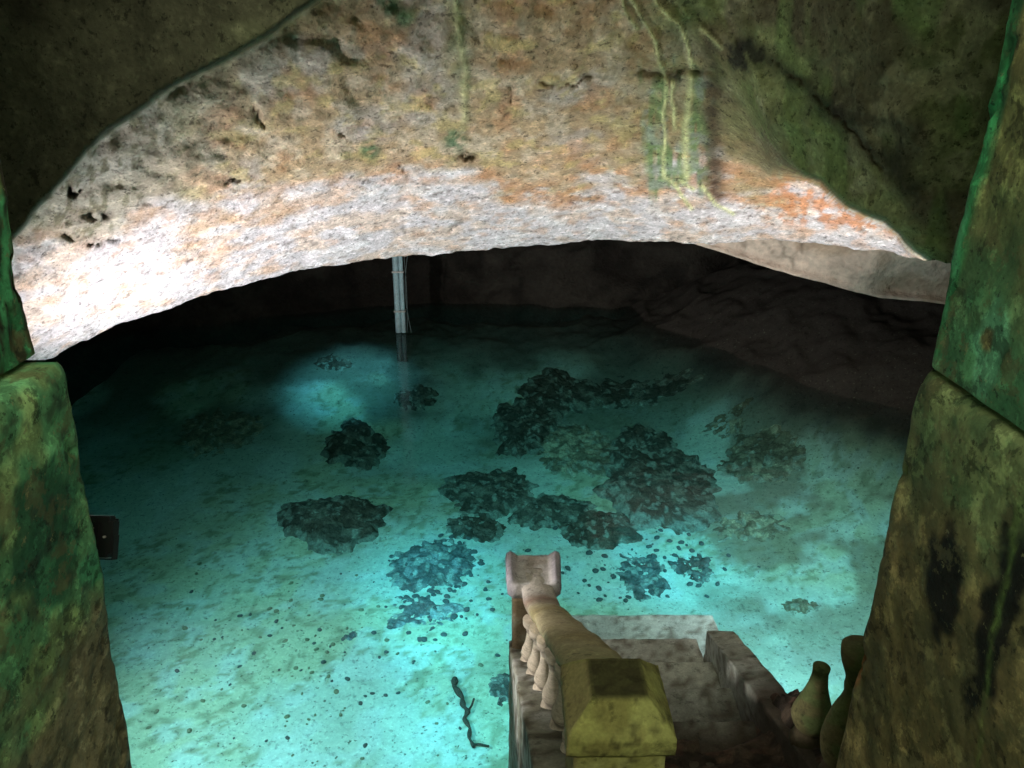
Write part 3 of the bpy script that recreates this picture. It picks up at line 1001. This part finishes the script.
def col_balR(P):
    n = fbm(P * 9, 3, 243)
    c = np.zeros(P.shape) + np.array([0.14, 0.13, 0.055])
    c = mixc(c, (0.10, 0.15, 0.05), sstep(.5, .6, n) * .7)
    return mixc(c, (0.045, 0.03, 0.02), sstep(.16, .10, P[:, 2]) * .8)


BP = [(.058, 0), (.058, .04), (.034, .055), (.044, .09), (.054, .14), (.050, .20), (.034, .30), (.026, .42),
      (.024, .50), (.030, .53), (.026, .56), (.044, .60), (.044, .70)]
first = None
for i in range(6):
    y = 2.04 + .215 * i
    zb = .905 + .52 * (2.9 - y)
    if first is None:
        first = lathe('baluster', smooth_prof(BP), M_conc, col_balL, seed=250)
        first.parent = bal; first.matrix_parent_inverse = Matrix.Translation(-Vector(bal.location)); b_ = first
    else:
        b_ = first.copy(); COL.objects.link(b_)
    b_.location = (railx(y) - .055, y, zb)
    b_.rotation_euler = (0, 0, i * 1.3)
    b_.scale = (1, 1, (1.865 - .56 * (y - 1.86) - .10 - zb) / .70)

# right side: balusters left standing without a rail
b1 = lathe('baluster', smooth_prof([(.080, 0), (.080, .05), (.058, .06), (.070, .085), (.052, .105), (.080, .15), (.092, .20), (.086, .24),
                                    (.062, .33), (.042, .42), (.034, .49), (.033, .525), (.037, .53), (.037, .55)]), M_conc, col_balR, seed=260)
b1.location = (1.345, 2.60, .785)
b1.scale = (1, 1, .80)
tag(b1, 'dark bottle-shaped baluster with a broken top at the stair edge, nearer the steps', 'baluster')
b2 = lathe('baluster', smooth_prof([(.080, 0), (.080, .05), (.058, .06), (.070, .085), (.052, .105), (.078, .16), (.090, .23), (.084, .29),
                                    (.068, .38), (.040, .46), (.036, .50), (.052, .515), (.036, .53), (.045, .56), (.075, .64), (.080, .69)]), M_conc,
           col_balR, seed=262, seg=36)
b2.location = (1.32, 2.27, .92)
tag(b2, 'olive baluster with a flared square head, half hidden by the right passage wall', 'baluster')


# dark earth and rubble lying over the steps and right stringer
def build_dirt():
    nx, ny_ = 130, 190
    xs = np.linspace(.36, 1.56, nx); ys = np.linspace(1.54, 3.42, ny_)
    X, Y = np.meshgrid(xs, ys)
    plane = 1.60 - .39 * Y
    q = np.stack([X, Y, X * 0], -1)
    n = fbm(q * 3.5, 4, 271); n2 = fbm(q * 12, 3, 273)
    edge = sstep(3.36, 2.75, Y + .7 * (n - .5) - .55 * (X - 1.2) * (X > .9))
    onst = sstep(1.24, 1.36, X)
    Z = plane - .12 + .24 * edge * (.35 + n) + .06 * (n2 - .5) + onst * (.17 + .09 * np.exp(-((Y - 3.02) / .16) ** 2)) * edge
    Z = Z - (1 - edge) * .35 - sstep(1.50, 1.56, X) * .5
    c = np.zeros(q.shape) + np.array([0.035, 0.027, 0.020])
    c = mixc(c, (0.09, 0.065, 0.045), sstep(.5, .62, n2) * .8)
    c = mixc(c, (0.09, 0.05, 0.035), sstep(.6, .7, fbm(q * 20, 2, 275)) * .7)
    o = link('dirt_pile', mesh_np('dirt_pile', np.stack([X, Y, Z], -1), grid_faces(ny_, nx), c), None, M_stone)
    tag(o, 'dark wet earth and debris heaped over the upper steps', 'dirt', kind='stuff')


build_dirt()


# ------------------------------------------------------------------ pipe, cables
def tube(name, pts, r, mat, parent=None, seg=10, cap=True):
    pts = np.array(pts, float)
    n = len(pts)
    t = np.gradient(pts, axis=0); t /= np.linalg.norm(t, axis=1)[:, None]
    ref = np.array([0, 1, 0.0]) if abs(t[0][1]) < .8 else np.array([0, 0, 1.0])
    a = np.linspace(0, 2 * math.pi, seg, endpoint=False)
    rr = np.broadcast_to(np.asarray(r, float), (n,))
    V = []
    for i in range(n):
        u = np.cross(t[i], ref); u /= np.linalg.norm(u); w = np.cross(t[i], u)
        V.append(pts[i] + rr[i] * (np.cos(a)[:, None] * u + np.sin(a)[:, None] * w))
    V = np.array(V).reshape(-1, 3)
    Fc = grid_faces(n, seg, wrap=True)
    V = np.concatenate([V, [pts[0], pts[-1]]])
    i = np.arange(seg); j = (i + 1) % seg
    caps = np.concatenate([np.stack([i, j, np.full(seg, n * seg)], -1), np.stack([(n - 1) * seg + j, (n - 1) * seg + i, np.full(seg, n * seg + 1)], -1)])
    tr = np.concatenate([Fc[:, [0, 1, 2]], Fc[:, [0, 2, 3]], caps])
    return link(name, mesh_np(name, V, tr), parent, mat)


pb = at_z(401, 333, 0.0)
pt = at_y(397, 250, pb[1])
dirv = (pt - pb)
pipe = empty('standing_pipe', tuple(pb))
tag(pipe, 'pale blue twin pipe standing in the far water below the rock lip', 'pipe')
for s, r in ((-.036, .043), (.043, .034)):
    p0 = -dirv * .55 + np.array([s, 0, 0]); p1 = dirv * 2.2 + np.array([s, 0, 0])
    p0 = np.array([s, 0, 0]) + dirv * .01
    tube('pipe_length', [p0 + (p1 - p0) * t for t in np.linspace(0, 1, 12)], r, M_pipe, pipe, 16)
    p2 = -dirv * .55 + np.array([s, 0, 0])
    tube('dimmed_foot', [p0 + (p2 - p0) * t for t in np.linspace(0, 1, 5)], r * .98, M_foot, pipe, 16)  # submerged length coloured dark, imitating its dimness under water
for zz in (.35, .95):
    c_ = dirv / dirv[2] * zz
    bm = bmesh.new(); subdiv_box(bm, c_[0] - .085, c_[0] + .085, -.05, .05, zz - .012, zz + .012)
    me = bpy.data.meshes.new('clamp'); bm.to_mesh(me); bm.free(); link('clamp', me, pipe, M_steel, False)
for off, sway, lab in ((.10, .02, 'thin pale cable hanging straight beside the far pipe'), (.17, -.07, 'thin cable hanging in a curve right of the far pipe')):
    pts = [pb + dirv * t + np.array([off + sway * math.sin(t * 3.1), -.05, 0]) for t in np.linspace(.02, 2.2, 24)]
    tag(tube('hanging_cable', pts, .006, M_cable, None, 6), lab, 'cable')

# ------------------------------------------------------------------ floodlight beside the left passage wall
fl = empty('floodlight', (-1.03, 1.62, 2.53), 0)
tag(fl, 'small black floodlight fixed to the outer side of the left passage wall', 'floodlight')
bm = bmesh.new(); subdiv_box(bm, -.085, .085, -.016, .016, -.062, .062)
bmesh.ops.bevel(bm, geom=[e for e in bm.edges if abs((e.verts[0].co - e.verts[1].co).y) > .01], offset=.014, segments=4, affect='EDGES')
bmesh.ops.bevel(bm, geom=[e for e in bm.edges if e.calc_face_angle(0) > 1], offset=.003, segments=2, affect='EDGES')
me = bpy.data.meshes.new('housing'); bm.to_mesh(me); bm.free(); hs = link('housing', me, fl, M_black, False)
bm = bmesh.new()
subdiv_box(bm, -.076, .076, .0165, .021, -.053, .053)
me = bpy.data.meshes.new('front_glass'); bm.to_mesh(me); bm.free(); link('front_glass', me, hs, M_black, False)
bm = bmesh.new()
for i in range(7): subdiv_box(bm, -.06 + i * .017, -.057 + i * .017, -.026, -.0155, -.045, .045)
me = bpy.data.meshes.new('cooling_fins'); bm.to_mesh(me); bm.free(); link('cooling_fins', me, hs, M_black, False)
bm = bmesh.new()
subdiv_box(bm, -.099, -.095, -.01, .01, -.02, .02); subdiv_box(bm, .0, .002, 0, .001, 0, .001)
subdiv_box(bm, -.099, .089, -.012, .012, -.068, -.065)
subdiv_box(bm, .086, .089, -.012, .012, -.068, .005); subdiv_box(bm, -.089, -.086, -.012, .012, -.068, .005)
me = bpy.data.meshes.new('bracket'); bm.to_mesh(me); bm.free(); link('bracket', me, fl, M_black, False)
bm = bmesh.new()
bmesh.ops.create_cone(bm, cap_ends=True, segments=12, radius1=.004, radius2=.004, depth=.006, matrix=Matrix.Translation((.062, -.019, -.0)) @ Matrix.Rotation(math.pi / 2, 4, 'X'))
me = bpy.data.meshes.new('screw'); bm.to_mesh(me); bm.free(); link('screw', me, hs, M_steel, False)
sc_ = tube('cable_tie', [(.012, -.030, .018), (.022, -.031, .022), (.032, -.029, .027)], .0022, M_steel, fl, 6)
fl.rotation_euler = (R(-30), R(-4), R(-8))
fl.scale = (.82, .82, .82)
fl.location = (-1.055, 1.62, 2.535)


# ------------------------------------------------------------------ rocks on the pool bed
def mound(px, py, hw, hh, label, color=(0.05, 0.048, 0.036), height=.16, seed=0, name='submerged_rock'):
    c = at_floor(px, py)
    dep = c[1] * math.cos(TH) + (CZ - c[2]) * math.sin(TH)
    rx = hw / F * dep
    y2 = at_z(px, py - hh, c[2])[1]; y1 = at_z(px, py + hh, c[2])[1]
    ry = (y2 - y1) / 2
    nr, na = 54, 150
    a = np.linspace(0, 2 * math.pi, na, endpoint=False)
    rr = np.linspace(0.03, 1.35, nr)
    cs = np.stack([np.cos(a) * 1.3 + seed * 2.7, np.sin(a) * 1.3, a * 0], -1)
    out = 1 + .75 * (fbm(cs, 3, 301) - .5) + .5 * (fbm(cs * 4, 3, 302) - .5)
    A, Rr = np.meshgrid(a, rr)
    X = Rr * np.cos(A) * rx * out[None]; Y = Rr * np.sin(A) * ry * out[None]
    q = np.stack([X + seed * 3.1, Y, X * 0], -1)
    prof = np.sqrt(np.clip(1.02 - Rr ** 2 * .92, 0, 1))
    zz = fz(X + c[0], Y + c[1]) - float(fz(c[0], c[1]))
    hf = fbm(q * 9, 4, 305) - .5
    Z = zz + height * .62 * prof * (.45 + .9 * fbm(q * 2.5, 3, 303)) + .06 * (fbm(q * 14, 4, 305) - .5) + .04 * hf + .03 * (fbm(q * 26, 2, 306) - .5) - .07 * sstep(.8, 1.3, Rr) - .02
    Z[-1] = zz[-1] - .25
    n = fbm(q * 9, 4, 307)
    cc = np.zeros(q.shape) + np.array(color)
    cc = mixc(cc, np.array(color) * 2.4 + .015, sstep(.5, .62, n) * .7)
    cc = mixc(cc, (0.09, 0.055, 0.035), sstep(.52, .65, fbm(q * 2.1, 3, 308)) * .5)
    sd = sstep(.62, .67, fbm(q * 16, 3, 309) + .26 * sstep(.6, 1.15, Rr))
    cc = mixc(cc, (0.50, 0.52, 0.42), sd * .42)   # sand caught in hollows
    P = np.stack([X, Y, Z], -1)
    V = np.concatenate([P.reshape(-1, 3), [[0, 0, float(Z[0].mean())]]])
    Fc = grid_faces(nr, na, wrap=True)
    i = np.arange(na); j = (i + 1) % na
    tr = np.concatenate([Fc[:, [0, 1, 2]], Fc[:, [0, 2, 3]], np.stack([j, i, np.full(na, nr * na)], -1)])
    tr = tr[:, ::1]
    me = mesh_np(name, V, tr, np.concatenate([cc.reshape(-1, 3), cc[0, :1]]))
    o = link(name, me, None, M_stone)
    o.location = (c[0], c[1], float(fz(c[0], c[1])))
    tag(o, label, 'rock')
    return o


DK = (0.095, 0.082, 0.060)
BN = (0.25, 0.20, 0.13)
mounds = [
    (332, 519, 50, 24, 'large round dark rock on pale sand, left of the balustrade end', DK, .20),
    (357, 447, 32, 18, 'dark triangular rock on the pool bed, behind the large round one', DK, .18),
    (335, 364, 22, 7, 'small black rock inside the far blue patch of light', DK, .12),
    (417, 398, 24, 8, 'small dark rock under the reflection of the far pipe', DK, .12),
    (213, 434, 46, 20, 'faint brownish flat rock near the left dark water', BN, .10),
    (492, 493, 48, 20, 'wide dark rock in the middle, front-left end of the central ridge', DK, .18),
    (548, 512, 46, 15, 'low dark rock joining the central ridge of rocks', DK, .15),
    (603, 531, 42, 17, 'dark rock at the right-hand end of the central ridge', DK, .15),
    (526, 430, 36, 20, 'dark rounded rock in the upper middle of the pool', DK, .18),
    (572, 452, 42, 21, 'reddish brown rock between the two big dark patches', BN, .15),
    (666, 487, 58, 34, 'largest dark rock patch, right of the middle of the pool', DK, .22),
    (640, 448, 34, 15, 'dark rock touching the back of the largest patch', DK, .16),
    (475, 528, 28, 14, 'dark low rock in front of the wide middle rock', DK, .12),
    (765, 452, 44, 18, 'brown flat rock right of the largest dark patch', BN, .10),
    (745, 527, 44, 13, 'thin brown crust of rock in the bright shallows on the right', BN, .07),
    (800, 607, 20, 8, 'small brown rock on bright sand near the right wall', BN, .07),
    (640, 392, 60, 11, 'long low rock ledge in the far middle of the pool', DK, .1),
    (560, 395, 44, 15, 'dark rock in far water behind the rounded rock', DK, .18),
    (745, 415, 40, 10, 'brown rock in far water below the dark sloping shore', BN, .08),
    (435, 565, 46, 26, 'rubble-covered rock coloured as lit in blue, left of the balustrade end post', (0.12, 0.13, 0.12), .10),  # rocks in the blue patches get a lighter colour, as if lit
    (425, 612, 40, 20, 'lower rubble-covered rock coloured as lit in blue, left of the balustrade', (0.14, 0.15, 0.14), .08),
    (640, 575, 26, 24, 'crumbled dark rock right of the balustrade end post', (0.10, 0.10, 0.09), .08),
    (692, 570, 22, 14, 'crumbled rock under the blue light right of the balustrade', (0.12, 0.12, 0.11), .07),
    (505, 690, 16, 16, 'small crumbly rock beside the left stair stringer', (0.10, 0.10, 0.08), .08),
    (349, 636, 8, 7, 'single grey stone alone on the pale sand at lower left', (0.10, 0.12, 0.12), .07),
]
for i, (px, py, hw, hh, lab, colr, ht) in enumerate(mounds):
    mound(px, py, hw, hh, lab, colr, ht, seed=i + 1)


# loose stones: six shapes, copied
def pebble(seed, mat):
    bm = bmesh.new()
    bmesh.ops.create_icosphere(bm, subdivisions=3, radius=1)
    P = np.array([v.co[:] for v in bm.verts])
    f = .65 + .7 * fbm(P * 1.3 + seed * 9, 3, 320)
    P = P * f[:, None] * np.array([1, .72 + .2 * (seed % 3) / 2, .5])
    for v, p in zip(bm.verts, P): v.co = p
    me = bpy.data.meshes.new('small_stone'); bm.to_mesh(me); bm.free()
    me.materials.append(mat)
    me.polygons.foreach_set('use_smooth', [True] * len(me.polygons))
    return me


PEB = [pebble(i, M_pebble) for i in range(5)] + [pebble(i + 5, M_pebble2) for i in range(3)]
clusters = [
    (440, 590, 46, 42, 95, (2, 6.5), 0, 'loose dark stone in the bluish rubble left of the balustrade', 'dark stones left of the balustrade'),
    (640, 560, 62, 42, 85, (2, 6), 0, 'loose dark stone in the rubble right of the balustrade end', 'dark stones right of the balustrade'),
    (300, 660, 130, 90, 115, (1.5, 4.8), 1, 'small stone scattered over the pale sand at lower left', 'stones scattered over the sand'),
]
for (px, py, sx, sy, n, (s0, s1), mixm, lab, grp) in clusters:
    k = 0
    while k < n:
        x = px + RNG.randn() * sx * .6; y = py + RNG.randn() * sy * .6
        c = at_floor(x, y)
        if -.12 < c[0] < 1.7 and c[1] < 4.7: continue
        if y > 775 or x < 100: continue
        dep = c[1] * math.cos(TH) + (CZ - c[2]) * math.sin(TH)
        r = RNG.uniform(s0, s1) ** 1.0 / F * dep * .62
        me = PEB[RNG.randint(0, 5)] if (not mixm or RNG.rand() < .5) else PEB[RNG.randint(5, 8)]
        o = bpy.data.objects.new('small_stone', me)
        COL.objects.link(o)
        o.location = (c[0], c[1], float(fz(c[0], c[1])) + r * .18)
        o.rotation_euler = (RNG.uniform(-.25, .25), RNG.uniform(-.25, .25), RNG.uniform(0, 6.28))
        o.scale = (r, r, r)
        tag(o, lab, 'stone', grp)
        k += 1

# sunken root
rp = [(455, 682), (454, 690), (462, 700), (463, 708), (468, 716), (464, 722), (470, 732), (469, 742), (474, 750)]
pts = []
for (x, y) in rp:
    c = at_floor(x, y); pts.append((c[0], c[1], float(fz(c[0], c[1])) + .03))
pts = np.array(pts); t = np.linspace(0, len(pts) - 1, 50)
sm = np.stack([np.interp(t, range(len(pts)), pts[:, k]) for k in range(3)], -1)
root = tube('sunken_root', sm, np.linspace(.024, .012, 50) * (1 + .3 * np.sin(t * 5)), M_wood, None, 8)
tag(root, 'thin crooked dark root lying on the sand left of the stairs', 'root')
for br in ([(474, 749), (480, 748), (489, 751)], [(466, 718), (472, 708), (474, 702)]):
    q = []
    for (x, y) in br:
        c = at_floor(x, y); q.append((c[0], c[1], float(fz(c[0], c[1])) + .03))
    tube('twig', q, .009, M_wood, root, 6)
